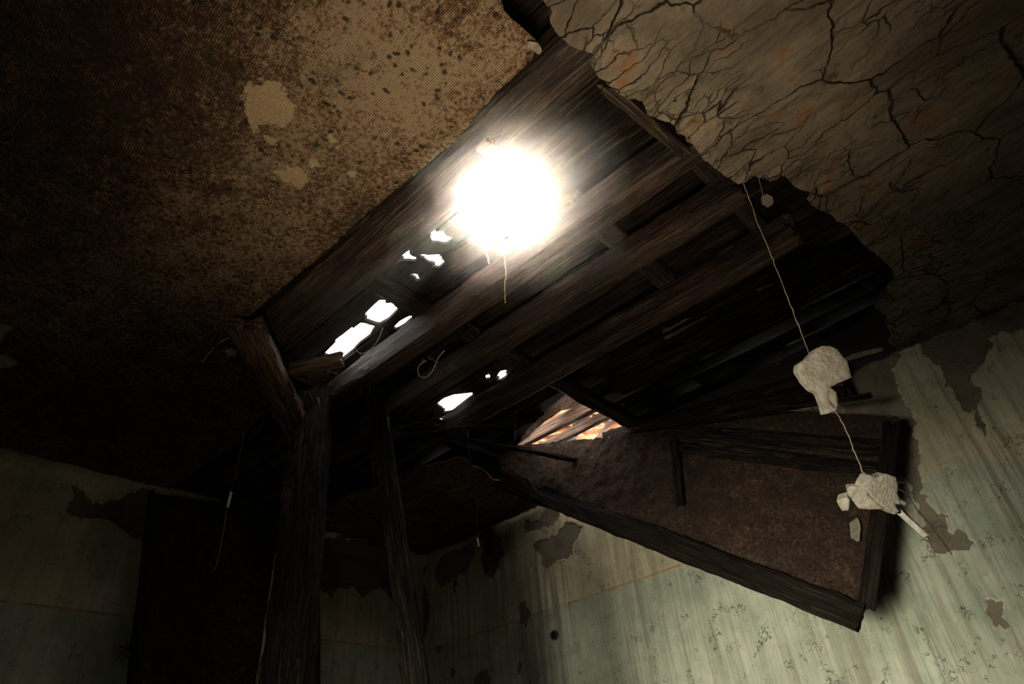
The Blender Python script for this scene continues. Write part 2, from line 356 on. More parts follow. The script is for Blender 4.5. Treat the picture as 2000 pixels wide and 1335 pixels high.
def wall_mat():
    t = NT('distempered_wall'); p = t.pos(); d = t.attr('paint'); gr = t.math('ADD', t.attr('green'), t.math('MULTIPLY', t.math('SUBTRACT', t.noise(p, 12, 5, 0.7).outputs[0], 0.5), 0.012)); ln = t.attr('line'); wet = t.attr('wet')
    n1 = t.noise(p, 2.2, 5, 0.65)
    streak = t.noise(t.scl(p, 16, 16, 0.7), 1.0, 6, 0.7, 0.2); streak2 = t.noise(t.scl(p, 55, 55, 1.6), 1.0, 4, 0.6)
    cream = t.mix(t.map(n1.outputs[0], 0.35, 0.65), (0.30, 0.26, 0.16), (0.44, 0.39, 0.26))
    green = t.mix(t.map(n1.outputs[0], 0.35, 0.65), (0.23, 0.245, 0.165), (0.36, 0.36, 0.265))
    green = t.mix(t.map(t.noise(p, 5, 4).outputs[0], 0.52, 0.7, 0.0, 0.5), green, (0.16, 0.21, 0.15))
    c = t.mix(t.map(gr, -0.004, 0.004), cream, green)
    c = t.mix(t.math('MULTIPLY', t.map(t.math('ABSOLUTE', ln), 0.004, 0.008, 1.0, 0.0), t.map(t.noise(p, 6, 3).outputs[0], 0.4, 0.5, 0.25, 0.9)), c, (0.33, 0.13, 0.035))
    # run marks
    c = t.mix(t.math('MULTIPLY', t.map(streak.outputs[0], 0.46, 0.64), t.map(wet, 0.0, 1.0, 0.25, 0.9)), c, (0.12, 0.10, 0.07))
    c = t.mix(t.math('MULTIPLY', t.map(streak2.outputs[0], 0.50, 0.68), t.map(wet, 0.0, 1.0, 0.25, 0.8)), c, (0.15, 0.125, 0.085))
    c = t.mix(t.math('MULTIPLY', t.map(t.noise(t.scl(t.add(p, (3, 1, 0)), 20, 20, 0.9), 1.0, 4, 0.6).outputs[0], 0.55, 0.7), t.map(wet, 0.0, 1.0, 0.1, 0.5)), c, (0.12, 0.2, 0.12))
    # blistered specks
    v = t.n('TexVoronoi', p_feature='DISTANCE_TO_EDGE', Scale=30.0); t.set(v.inputs['Vector'], t.add(p, t.scl(t.noise(p, 18, 3).outputs[1], 0.12, 0.12, 0.12)))
    bl = t.math('MULTIPLY', t.map(v.outputs['Distance'], 0.01, 0.07, 1.0, 0.0), t.map(t.noise(p, 7, 5, 0.7).outputs[0], 0.57, 0.62))
    c = t.mix(t.math('MULTIPLY', bl, 0.8), c, (0.04, 0.035, 0.025))
    hair = t.n('TexVoronoi', p_feature='DISTANCE_TO_EDGE', Scale=4.5); t.set(hair.inputs['Vector'], t.add(p, t.scl(t.noise(p, 7, 4).outputs[1], 0.35, 0.35, 0.35)))
    hr = t.map(hair.outputs['Distance'], 0.002, 0.010, 1.0, 0.0)
    c = t.mix(t.math('MULTIPLY', hr, 0.5), c, (0.09, 0.07, 0.045))
    under = t.mix(t.map(t.noise(p, 6, 5, 0.7).outputs[0], 0.35, 0.65), (0.082, 0.066, 0.045), (0.15, 0.122, 0.082))
    bt = t.n('TexBrick', Scale=1.0, Mortar_Size=0.012, Brick_Width=0.25, Row_Height=0.078)
    sep = t.n('SeparateXYZ'); t.set(sep.inputs[0], p); cb = t.n('CombineXYZ'); t.set(cb.inputs[0], sep.outputs[1]); t.set(cb.inputs[1], sep.outputs[2])
    t.set(bt.inputs['Vector'], cb.outputs[0]); bt.inputs['Color1'].default_value = (0.14, 0.07, 0.04, 1); bt.inputs['Color2'].default_value = (0.08, 0.05, 0.035, 1); bt.inputs['Mortar'].default_value = (0.10, 0.085, 0.065, 1)
    br = t.map(t.attr('brick'), 0.0, 0.01)
    under = t.mix(br, under, bt.outputs['Color'])
    m = t.map(d, -0.0015, 0.0015)
    rim = t.map(t.math('ABSOLUTE', t.math('SUBTRACT', d, 0.007)), 0.002, 0.007, 0.5, 0.0)
    c = t.mix(t.math('MULTIPLY', rim, t.map(t.noise(p, 14, 3).outputs[0], 0.45, 0.6)), c, (0.46, 0.41, 0.29))
    c = t.mix(m, under, c)
    c = t.mix(t.attr('cavity_shade'), c, (0.022, 0.018, 0.014))  # darkness of the unlit cavity painted into the wall colour
    h = t.math('ADD', t.math('MULTIPLY', t.noise(p, 35, 6, 0.7).outputs[0], 0.35), t.math('MULTIPLY', streak.outputs[0], 0.4))
    h = t.math('SUBTRACT', h, t.math('MULTIPLY', bl, 0.8)); h = t.math('SUBTRACT', h, t.math('MULTIPLY', t.math('MULTIPLY', br, bt.outputs['Fac']), 1.0))
    return t.fin(c, t.bump(h, 0.8, 0.007), 0.9)
M_wall = wall_mat()

def simple(name, a, b, scale=12, bump=0.5, dist=0.004, rough=0.9, metal=0.0):
    t = NT(name); p = t.obj(); n = t.noise(p, scale, 5, 0.65)
    t.b.inputs['Metallic'].default_value = metal
    return t.fin(t.mix(t.map(n.outputs[0], 0.35, 0.65), a, b), t.bump(t.noise(p, scale * 3, 5, 0.7).outputs[0], bump, dist), rough)
M_chunk = simple('white_plaster', (0.66, 0.54, 0.36), (0.95, 0.89, 0.74), 26, 1.0, 0.014)
M_floor = simple('dusty_floor', (0.09, 0.075, 0.055), (0.16, 0.135, 0.10), 3)
M_plain = simple('plain_plaster', (0.12, 0.10, 0.075), (0.22, 0.19, 0.14), 4)
M_remn = simple('dirty_plaster', (0.12, 0.10, 0.07), (0.26, 0.22, 0.16), 25)
M_wire = simple('rusty_wire', (0.35, 0.25, 0.15), (0.6, 0.5, 0.36), 60, 0.3, 0.001, 0.6)
M_thread = simple('dusty_thread', (0.2, 0.17, 0.13), (0.32, 0.28, 0.22), 40, 0.3, 0.001)
M_iron = simple('dark_iron', (0.03, 0.025, 0.02), (0.07, 0.05, 0.035), 30, 0.5, 0.002, 0.6)
M_black = simple('soot_black', (0.006, 0.005, 0.004), (0.012, 0.01, 0.008), 20)
M_tile = simple('clay_tile', (0.38, 0.18, 0.09), (0.60, 0.33, 0.18), 8, 0.5, 0.003, 0.55)

# ================================================================== SETTING
structure(box('floor', (XL - 0.3, YF - 0.3, -0.12), (XR + 0.3, YB + 0.3, 0.0), M_floor))
structure(box('wall_right', (XR, YF, 0), (XR + 0.2, YB, ZP + 0.02), M_plain))
# front wall with the window the daylight comes through
wx0, wx1, wz0, wz1 = -1.6, -0.9, 0.5, 1.3
def wall_with_hole():
    V = []; F = []
    def bx(a, b, c, d):
        o = len(V)
        for y in (YF - 0.2, YF):
            V.extend([(a, y, c), (b, y, c), (b, y, d), (a, y, d)])
        F.extend([[o + k for k in f] for f in ((0, 1, 2, 3), (4, 7, 6, 5), (0, 4, 5, 1), (1, 5, 6, 2), (2, 6, 7, 3), (3, 7, 4, 0))])
    bx(XL, wx0, 0, ZP + .02); bx(wx1, XR, 0, ZP + .02); bx(wx0, wx1, 0, wz0); bx(wx0, wx1, wz1, ZP + .02)
    return obj('wall_front', V, F, M_plain)
structure(wall_with_hole())

def pw(polypx, ax, val, i, j): return [tuple(on(u, v, ax, val)[[i, j]]) for u, v in polypx]
def z2(ox, oy, pts): return [(ox + a / 2.84, oy + b / 2.84) for a, b in pts]

# ---- back wall: fine relief, paint flakes standing proud of the render
EXB = [
    [(1640, 790), (1640, 730), (1735, 690), (2060, 560), (2060, 640), (1969, 652), (1951, 650), (1934, 662), (1937, 687), (1930, 722), (1899, 740), (1916, 764), (1920, 782), (1912, 800), (1900, 800), (1881, 793), (1863, 764), (1842, 733), (1821, 705), (1796, 697), (1789, 677), (1779, 657), (1751, 669), (1757, 697), (1740, 722), (1757, 754), (1754, 761), (1772, 796), (1786, 821), (1789, 852), (1799, 870), (1803, 886), (1796, 928), (1807, 971), (1828, 999), (1842, 1020), (1877, 1048), (1899, 1062), (1877, 1076), (1821, 1076), (1807, 1048), (1793, 1006), (1786, 964), (1772, 935), (1757, 918), (1740, 930), (1700, 900)],
    [(1905, 790), (1925, 810), (1932, 850), (1925, 855), (1910, 810)],
    z2(650, 865, [(1060, 440), (1110, 440), (1170, 400), (1200, 350), (1270, 400), (1230, 450), (1150, 480), (1080, 500)]),
    z2(650, 865, [(1110, 570), (1180, 530), (1250, 480), (1330, 440), (1400, 440), (1360, 530), (1310, 630), (1260, 650), (1190, 700), (1160, 640)]),
    z2(650, 865, [(570, 680), (620, 620), (700, 580), (780, 540), (790, 620), (740, 700), (650, 770), (600, 800), (570, 740)]),
    z2(650, 865, [(810, 500), (870, 470), (940, 520), (950, 620), (920, 680), (900, 740), (840, 740), (820, 640), (840, 580)]),
    z2(650, 865, [(480, 600), (515, 620), (520, 700), (512, 780), (540, 900), (530, 1000), (512, 1090), (480, 1090)]),
    z2(650, 865, [(565, 1130), (610, 1105), (622, 1140), (575, 1175)]), z2(650, 865, [(1035, 900), (1080, 860), (1105, 950), (1070, 1025), (1040, 990)]),
    z2(650, 865, [(655, 1245), (682, 1235), (675, 1305), (658, 1290)]), z2(650, 865, [(1028, 1225), (1053, 1230), (1045, 1285), (1028, 1270)]),
    z2(650, 865, [(800, 1290), (860, 1265), (865, 1345), (785, 1345)]), z2(650, 865, [(680, 750), (695, 745), (690, 830), (670, 800)]),
    z2(1300, 865, [(1790, 880), (1830, 870), (1900, 1000), (1850, 1040), (1780, 980)]),
]
WETB = [  # where water has run down
    ((870, 900), 0.35, 1.0), ((1060, 1000), 0.25, 0.9), ((1215, 1080), 0.16, 1.0), ((1000, 1200), 0.3, 0.8), ((1840, 1150), 0.55, 1.0), ((1350, 1150), 0.25, 0.5), ((1950, 1000), 0.5, 0.9), ((1600, 1300), 0.3, 0.35)]
def wall_grid(a0, a1, z0, z1, res, exposed, wets, line, back):
    na = int((a1 - a0) / res) + 1; nz = int((z1 - z0) / res) + 1
    A, Z = np.meshgrid(np.linspace(a0, a1, na), np.linspace(z0, z1, nz)); A = A.ravel(); Z = Z.ravel()
    d = np.full(A.shape, 1.0)
    wa = A + fbm(A * 9, Z * 9, 3, 4) * 0.04 + fbm(A * 34, Z * 34, 5, 4) * 0.026; wz = Z + fbm(A * 9, Z * 9, 31, 4) * 0.04 + fbm(A * 34, Z * 34, 35, 4) * 0.026
    for e in exposed: d = np.minimum(d, -psdf(wa, wz, e))
    d = np.minimum(d, 0.012 + 0.5 * np.maximum(0, 0.34 - fbm(A * 6.3, Z * 2.6, 77, 6)) - 0.0)       # scattered small losses
    d = np.where(np.isfinite(d), d, 1.0)
    ln = line(A, Z) + fbm(A * 3, Z * 3, 9, 2) * 0.003
    wet = np.zeros(A.shape)
    for (ca, cz), wd, amt in wets: wet = np.maximum(wet, amt * np.exp(-((A - ca) / wd) ** 2))
    wet *= 0.55 + 0.9 * np.clip(fbm(A * 5, Z * 0.5, 41, 3) + 0.3, 0, 1)
    rel = 0.012 * fbm(A * 1.6, Z * 1.6, 12, 3) + 0.0045 / (1 + np.exp(-d / 0.0015)) + 0.002 * fbm(A * 30, Z * 30, 8, 3)
    # curled lip at flake edges
    rel += 0.006 * np.exp(-((d - 0.006) / 0.008) ** 2) * np.clip(fbm(A * 12, Z * 12, 51, 2) + 0.4, 0, 1)
    q = (np.arange(nz - 1)[:, None] * na + np.arange(na - 1)[None]).ravel()
    F = np.stack([q, q + 1, q + 1 + na, q + na], 1)
    if back: F = F[:, ::-1]
    return A, Z, rel, F.tolist(), dict(paint=d, green=-ln, line=ln, wet=np.clip(wet, 0, 1))
exb = [pw(e, 1, YB, 0, 2) for e in EXB]
wets = [((on(u, v, 1, YB)[0], on(u, v, 1, YB)[2]), a, b) for (u, v), a, b in WETB]
lineB = lambda A, Z: Z - (CAMZ + 1.16 + 0.0224 * (A + 4.34))
A, Z, rel, F, at_ = wall_grid(XL, 0.9, 1.55, ZP + 0.01, 0.0085, exb, wets, lineB, False)
at_['cavity_shade'] = np.clip((Z - (H - 0.01) + fbm(A * 12, Z * 12, 4, 3) * 0.02) / 0.01, 0, 1); at_['line'] = np.where(A > -1.25, 1.0, at_['line']); at_['green'] = at_['green'] + np.where(A > -1.25, 0.35 * fbm(A * 2.5, Z * 1.6, 91, 5) * np.clip((A + 1.25) / 0.2, 0, 1), 0); at_['brick'] = np.full(A.shape, -1.0)  # painted cavity shade starts at ceiling level
# the small sleeve hole
hx, hz = on(1085, 1240, 1, YB)[[0, 2]]
rr = np.hypot((A - hx), (Z - hz)); rel = rel - 0.10 * (rr < 0.030) + 0.004 * ((rr > 0.03) & (rr < 0.05))
V = np.stack([A, YB - rel, Z], 1)
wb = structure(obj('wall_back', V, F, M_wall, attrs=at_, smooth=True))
o_ = box('wall_back_lower', (XL - 0.2, YB + 0.12, 0), (XR, YB + 0.3, ZP + 0.02), M_plain); structure(o_); o_.name = 'wall_back.001'
structure(box('wall_back', (XL, YB, 0), (XR, YB + 0.1, 1.56), M_plain))
structure(box('wall_back', (0.89, YB, 1.56), (XR, YB + 0.1, ZP + 0.02), M_plain))

# ---- left wall
EXL = [z2(0, 865, [(370, 220), (400, 300), (360, 360), (430, 410), (480, 420), (590, 410), (600, 430), (690, 470), (720, 510), (800, 560), (860, 480), (860, 290), (760, 285), (640, 300), (600, 310), (500, 330), (470, 300), (410, 240)]),
       [(615, 1045), (700, 1058), (775, 1082), (780, 1175), (760, 1170), (745, 1150), (722, 1155), (705, 1168), (690, 1152), (655, 1150), (640, 1162), (615, 1150)]]
exl = [pw(e, 0, XL, 1, 2) for e in EXL]
lineL = lambda A, Z: Z - (CAMZ + 1.16)
A, Z, rel, F, at_ = wall_grid(-0.8, YB, 1.55, ZP + 0.01, 0.010, exl, [((on(700, 1250, 0, XL)[1], 0), 0.3, 0.4)], lineL, True)
at_['brick'] = psdf(A, Z, exl[1]) + 0.1; at_['cavity_shade'] = np.clip((Z - H - 0.01) / 0.01, 0, 1)  # same painted shade above the ceiling on this wall
rel = rel + 0.06 * np.exp(-((Z - 3.47) / 0.09) ** 2)
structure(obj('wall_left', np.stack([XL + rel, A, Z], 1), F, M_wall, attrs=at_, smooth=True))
structure(box('wall_left', (XL - 0.1, YF, 0), (XL, YB, 1.56), M_plain))
structure(box('wall_left', (XL - 0.1, YF, 1.56), (XL, -0.79, ZP + 0.02), M_plain))
structure(box('wall_left', (XL - 0.2, -0.9, 1.5), (XL - 0.1, YB + 0.2, ZP + 0.02), M_plain))
# solid ceiling over the part of the room without a hole
structure(box('ceiling', (XL - 0.2, YF - 0.2, H + 0.05), (XR + 0.2, 0.42, ZP + 0.08), M_plain))
structure(box('ceiling', (0.66, 0.42, H + 0.05), (XR + 0.2, YB + 0.2, ZP + 0.08), M_plain))

# ---- plaster ceiling (right)
EDGE = [(1040, -60), (1062, 0), (1075, 35), (1096, 62), (1110, 76), (1150, 98), (1160, 110), (1152, 125), (1165, 140), (1182, 156), (1215, 178), (1232, 188), (1250, 193), (1262, 215), (1280, 226), (1300, 233), (1320, 250), (1345, 268), (1366, 296), (1385, 318), (1400, 328), (1440, 355), (1452, 348), (1470, 334), (1482, 342), (1505, 346), (1524, 333), (1540, 345), (1560, 360), (1584, 372), (1578, 388), (1595, 405), (1618, 410), (1632, 425), (1655, 440), (1668, 458), (1690, 475), (1704, 486), (1722, 502), (1735, 520), (1749, 536), (1747, 548), (1734, 562), (1744, 585), (1722, 592), (1708, 601), (1732, 618), (1733, 636), (1742, 652), (1735, 664)]
e2 = pw(EDGE, 2, H, 0, 1)
pp = e2 + [(e2[-1][0], YB), (XR, YB), (XR, YF), (e2[0][0] - 0.02, YF)]
sdp = lambda x, y: psdf(x, y, pp) + fbm(x * 14, y * 14, 2, 4) * 0.016
v2, F = clip_grid(-0.75, XR, -1.2, YB, 0.02, lambda x, y: sdp(x, y))
x, y = v2.T
ed = np.clip(psdf(x, y, pp + []), 0, 2); 
de = np.full(x.shape, 9.0)
for i in range(len(e2) - 1):
    ax, ay = e2[i]; bx, by = e2[i + 1]; ex, ey = bx - ax, by - ay
    tt = np.clip(((x - ax) * ex + (y - ay) * ey) / (ex * ex + ey * ey), 0, 1); de = np.minimum(de, np.hypot(x - ax - tt * ex, y - ay - tt * ey))
z = H + 0.010 * fbm(x * 2, y * 2, 6, 3) + 0.006 * fbm(x * 9, y * 16, 7, 3) - 0.035 * np.exp(-de / 0.12) * np.clip(fbm(x * 3, y * 3, 15, 2) + 0.4, 0, 1)
z += 0.008 * (vn(x * 7 + fbm(x * 5, y * 5, 4) * 1.0, y * 15, 61) > 0.62) * (de < 0.7)
F = [f[::-1] for f in F]
pc = structure(obj('ceiling', np.stack([x, y, z], 1), F, M_plaster, attrs=dict(edge=de)))
sm = pc.modifiers.new('solid', 'SOLIDIFY'); sm.thickness = 0.028; sm.offset = -1.0
structure(box('ceiling', (-0.75, YF, H - 0.01), (XR, -1.19, H + 0.04), M_plain))

# ---- canvas ceiling (left)
CE = [(975, -40), (985, 20), (1003, 42), (1030, 62), (1052, 84), (1046, 100), (1030, 126), (1005, 150), (980, 172), (940, 215), (900, 266), (830, 325), (760, 382), (700, 432), (640, 488), (570, 545), (500, 606), (455, 655), (500, 740), (545, 800), (521, 803), (480, 845), (440, 885), (400, 905), (360, 938), (328, 957), (300, 962)]
e3 = pw(CE, 2, H, 0, 1)
cp = e3 + [(XL + 0.02, 1.4), (XL + 0.02, YF), (e3[0][0], YF)]
v2, F = clip_grid(XL, -0.3, -1.6, 2.0, 0.016, lambda x, y: psdf(x, y, cp) + fbm(x * 30, y * 30, 22, 3) * 0.008)
x, y = v2.T
d_e = np.clip(psdf(x, y, cp), 0, 1)
z = H - 0.05 * np.clip(d_e / 0.5, 0, 1) * (0.5 + 0.5 * fbm(x * 1.2, y * 1.2, 3, 3)) - 0.012 * (y < -0.03 + 0.01 * fbm(x * 3, y * 0, 2, 2))
fold = np.exp(-((x + 3.9) / 0.9) ** 2) * np.clip(d_e / 0.15, 0, 1)
z += 0.03 * fold * np.sin((x * 0.5 + y * 1.0) * 22 + 3 * fbm(x * 2, y * 2, 8, 2))
def blob(u, v, r): q = on(u, v, 2, H); return np.exp(-(((x - q[0]) ** 2 + (y - q[1]) ** 2) / r ** 2))
tone = 0.45 * blob(230, 560, 0.6) + 0.4 * blob(560, 540, 0.4) + 0.35 * blob(430, 350, 0.4) + 0.75 * blob(760, 90, 0.45) + 0.8 * blob(900, 170, 0.35) + 0.6 * blob(650, 180, 0.4) + 0.35 * blob(560, 330, 0.25) + 0.3 * blob(330, 480, 0.5) - 0.6 * blob(330, 90, 0.35) - 0.5 * blob(150, 300, 0.35) - 0.8 * blob(230, 800, 0.55) - 0.4 * blob(60, 30, 0.5) - 0.3 * blob(480, 740, 0.3) - 0.5 * blob(880, 20, 0.12)
cream = np.full(x.shape, -1.0)
for poly in ([(490, 150), (520, 140), (555, 155), (570, 180), (585, 215), (560, 240), (520, 225), (500, 250), (480, 205), (475, 170)],
             [(525, 325), (560, 312), (600, 318), (598, 350), (575, 362), (555, 345)], [(590, 298), (615, 300), (625, 318), (610, 322)], [(640, 255), (665, 262), (660, 280), (640, 272)],
             [(260, 432), (278, 428), (270, 442)], [(245, 648), (256, 645), (255, 656), (247, 656)], [(683, 325), (694, 330), (690, 342), (682, 338)], [(520, 250), (545, 262), (540, 275), (522, 268)]):
    cream = np.maximum(cream, psdf(x, y, pw(poly, 2, H, 0, 1)))
F = [f[::-1] for f in F]
cc = structure(obj('ceiling', np.stack([x, y, z], 1), F, M_canvas, attrs=dict(tone=tone, cream=cream), smooth=True))
sm = cc.modifiers.new('solid', 'SOLIDIFY'); sm.thickness = 0.008; sm.offset = -1.0
structure(box('ceiling', (XL, YF, H), (-0.6, -1.59, H + 0.03), M_plain))
# canvas left in the far corner of the room
CC = [(600, 1005), (640, 985), (700, 960), (760, 940), (800, 918), (850, 902), (905, 896), (960, 930), (1020, 960), (1070, 972), (1050, 985), (828, 1090), (700, 1062), (600, 1045)]
e4 = pw(CC, 2, H - 0.02, 0, 1)
v2, F = clip_grid(XL - 0.1, -2.3, 2.2, YB + 0.05, 0.02, lambda x, y: psdf(x, y, e4) + fbm(x * 20, y * 20, 25, 3) * 0.015)
x, y = v2.T
z = H - 0.02 - 0.03 * np.clip(psdf(x, y, e4) / 0.3, 0, 1) * (1 + fbm(x * 3, y * 3, 5, 2)) + 0.012 * np.sin(y * 24 + x * 9 + 2 * fbm(x * 2, y * 2, 3))
cc = structure(obj('ceiling', np.stack([x, y, z], 1), [f[::-1] for f in F], M_canvas, attrs=dict(tone=np.full(x.shape, 0.02), cream=np.full(x.shape, -1.0)), smooth=True))
sm = cc.modifiers.new('solid', 'SOLIDIFY'); sm.thickness = 0.008; sm.offset = -1.0

# ================================================================== BOARDS OVER THE JOISTS
random.seed(5)
HOLES = [
    ([(875, 398), (884, 372), (905, 350), (935, 328), (975, 315), (1020, 313), (1052, 330), (1078, 358), (1084, 392), (1074, 425), (1045, 455), (1000, 470), (960, 466), (925, 440), (895, 425)], 0.02),
    ([(838, 455), (862, 451), (874, 462), (884, 473), (868, 480), (845, 476)], 0.008),
    ([(750, 513), (763, 494), (790, 486), (800, 497), (814, 504), (812, 512), (795, 511), (780, 508), (765, 516)], 0.009),
    ([(814, 497), (835, 501), (856, 503), (870, 514), (856, 524), (838, 515)], 0.006),
    ([(798, 538), (812, 539), (824, 547), (815, 550)], 0.003),
    ([(708, 620), (742, 589), (765, 592), (779, 606), (760, 626), (742, 637), (728, 632)], 0.006),
    ([(767, 642), (780, 628), (802, 616), (807, 623), (790, 638), (775, 646)], 0.004),
    ([(655, 668), (680, 648), (705, 630), (733, 640), (722, 660), (700, 676), (688, 690), (668, 704), (640, 697), (632, 690)], 0.006),
    ([(736, 664), (746, 660), (742, 668)], 0.002),
    ([(900, 541), (910, 536), (908, 543)], 0.002), ([(900, 586), (907, 584), (904, 591)], 0.001),
    ([(854, 790), (868, 778), (885, 772), (926, 771), (905, 788), (884, 806), (868, 806)], 0.006),
    ([(968, 742), (978, 728), (993, 726), (988, 738), (978, 744)], 0.004), ([(948, 735), (957, 732), (958, 744), (950, 746)], 0.002), ([(933, 744), (940, 743), (936, 748)], 0.001),
    ([(1071, 306), (1076, 303), (1080, 308), (1075, 312)], 0.0), ([(606, 745), (617, 740), (612, 748)], 0.002), ([(586, 738), (600, 730), (604, 736), (592, 745)], 0.004),
    ([(822, 705), (828, 701), (829, 706), (824, 709)], 0.001), ([(835, 699), (844, 696), (840, 701)], 0.001),
    ([(460, 934), (466, 932), (466, 939), (461, 938)], 0.001), ([(484, 932), (487, 932), (487, 941), (484, 941)], 0.0), ([(507, 930), (510, 930), (510, 934), (507, 934)], 0.0), ([(466, 941), (469, 941), (468, 944)], 0.0),
    ([(1008, 872), (1040, 830), (1090, 785), (1113, 762), (1150, 780), (1196, 803), (1240, 824), (1215, 860), (1120, 885), (1050, 885)], 0.008),
    ([(828, 418), (880, 376), (882, 380), (832, 421)], 0.004), ([(806, 436), (815, 428), (817, 432), (809, 438)], 0.002),
]
holes = [(pw(h, 2, ZP, 0, 1), r) for h, r in HOLES]
SLITS = [(1170, 258, 1205, 230), (1188, 340, 1232, 310), (1238, 330, 1262, 290), (1052, 568, 1090, 545), (1102, 538, 1112, 531), (1128, 518, 1155, 502)]
def slit_poly(u0, v0, u1, v1, hw=0.0016):
    a = on(u0, v0, 2, ZP); b = on(u1, v1, 2, ZP); ym = (a[1] + b[1]) / 2
    return [(a[0], ym - hw * .2), ((a[0] + b[0]) / 2, ym - hw), (b[0], ym - hw * .2), ((a[0] + b[0]) / 2, ym + hw)]
yb = 0.40; row = 0
BW = 0.145
while yb < YB + 0.12:
    cuts = [XL - 0.15]
    xx = XL - 0.15 + random.uniform(0.5, 1.6)
    while xx < 0.5: cuts.append(xx); xx += random.uniform(1.1, 2.0)
    cuts.append(0.72)
    for i in range(len(cuts) - 1):
        x0, x1 = cuts[i] - 0.004, cuts[i + 1] + 0.004
        if x1 - x0 < 0.25: x1 = x0 + 0.25
        y0, y1 = yb, yb + BW + 0.016
        hs = [(h, r) for h, r in holes if max(q[0] for q in h) > x0 and min(q[0] for q in h) < x1 and max(q[1] for q in h) > y0 - 0.03 and min(q[1] for q in h) < y1 + 0.03]
        s = row * 7 + i
        def sdf(X, Y, x0=x0, x1=x1, y0=y0, y1=y1, hs=hs, s=s):
            d = np.full(X.shape, 1.0)
            for h, r in hs: d = np.minimum(d, -psdf(X, Y, h) + (fbm(X * 5, Y * 34, s, 3) * 1.6 + fbm(X * 22, Y * 30, s + 3, 2) * 0.3) * r)
            return d
        res = 0.0125 if hs else 0.05
        v2, F = clip_grid(x0, x1, y0, y1, res, sdf)
        if len(F) < 2: continue
        par_ = list(range(len(v2)))            # connected pieces
        def root(a):
            while par_[a] != a: par_[a] = par_[par_[a]]; a = par_[a]
            return a
        for f in F:
            for q in f[1:]: par_[root(q)] = root(f[0])
        comps = {}
        for f in F: comps.setdefault(root(f[0]), []).append(f)
        X, Y = v2.T
        tilt = 0.010
        Zv = ZP + (Y - y0) / (y1 - y0) * tilt * 2 + 0.004 * fbm(X * 2, Y * 2, s, 2) + (0.0 if i % 2 else 0.0015)
        P3 = np.stack([X, Y, Zv], 1)
        for fs in comps.values():
            if len(comps) > 1 and len(fs) < 25: continue
            us = sorted({v for f in fs for v in f}); mp = {v: k for k, v in enumerate(us)}
            o = obj('plank', P3[us], [[mp[v] for v in f[::-1]] for f in fs], M_board)
            sm = o.modifiers.new('solid', 'SOLIDIFY'); sm.thickness = 0.017; sm.offset = -1.0
            o['_row'] = row; o['_xr'] = (float(X[us].min()), float(X[us].max())); o['_hole'] = len(hs)
    yb += BW; row += 1
NROW = row

# ---- joists (along X) and the battens across them
def joist(y, x0, x1, z0, w, h, label, m=M_joist, grp=None, **k):
    o = timber('joist', (x0, y, z0 + h / 2), (x1, y, z0 + h / 2), w, h, m, side=(0, 1, 0), rough=0.006, **k)
    return tag(o, label, 'beam', grp)
joist(1.09, XL, -0.40, H + 0.012, 0.17, 0.17, 'rough beam running along the torn edge of the burlap ceiling')
joist(1.235, -3.9, -1.28, H + 0.07, 0.10, 0.15, 'dark second beam beside the burlap edge beam, left of the small sky holes')
joist(1.75, XL, -0.42, H + 0.03, 0.115, 0.16, 'brown joist passing just below the big blazing sun hole')
joist(2.11, XL, -0.42, H + 0.04, 0.10, 0.15, 'second brown joist below the sun hole, ending at the cracked plaster')
joist(2.55, XL, -0.36, H + 0.04, 0.10, 0.15, 'mossy joist running just above the lit opening with clay tiles')
joist(3.02, -1.75, -0.1, H + 0.05, 0.09, 0.14, 'blackened joist above the fallen burlap panel', M_board)
joist(3.45, XL, -2.85, H + 0.05, 0.09, 0.14, 'short dark joist end nearest the peeling back wall, left of the tile opening', M_board)
joist(2.0, XL, -2.85, H - 0.07, 0.12, 0.10, 'loose low timber behind the tall prop, under the joists', M_joist)
def batten(x, y0, y1, label, w=0.10, z=H + 0.19, m=M_board, h=0.07):
    o = timber('cross_batten', (x, y0, z + h / 2), (x, y1, z + h / 2), w, h, m, side=(1, 0, 0), rough=0.008)
    return tag(o, label, 'batten')
batten(-2.07, 1.0, 2.3, 'dark cross batten dividing the two groups of small sky holes')
batten(-2.06, 2.0, 3.9, 'cross batten forming the upper side of the clay tile opening', m=M_joist)
batten(-1.03, 1.72, 2.65, 'cross batten between joists right of the sun hole', m=M_joist)
batten(-0.50, 1.0, 2.7, 'reddish cross batten along the ragged edge of the cracked plaster', m=M_joist, w=0.08)
batten(-3.1, 1.0, 3.9, 'dark cross batten above the two props near the left corner')
batten(0.1, 1.9, 3.9, 'black cross batten at the far right under the plaster edge')
tag(timber('timber_strip', on(1183, 165, 2, H + 0.03), on(1335, 292, 2, H + 0.03), 0.05, 0.06, M_joist, rough=0.006), 'reddish timber strip under the plaster edge at the top corner of the hole', 'timber')

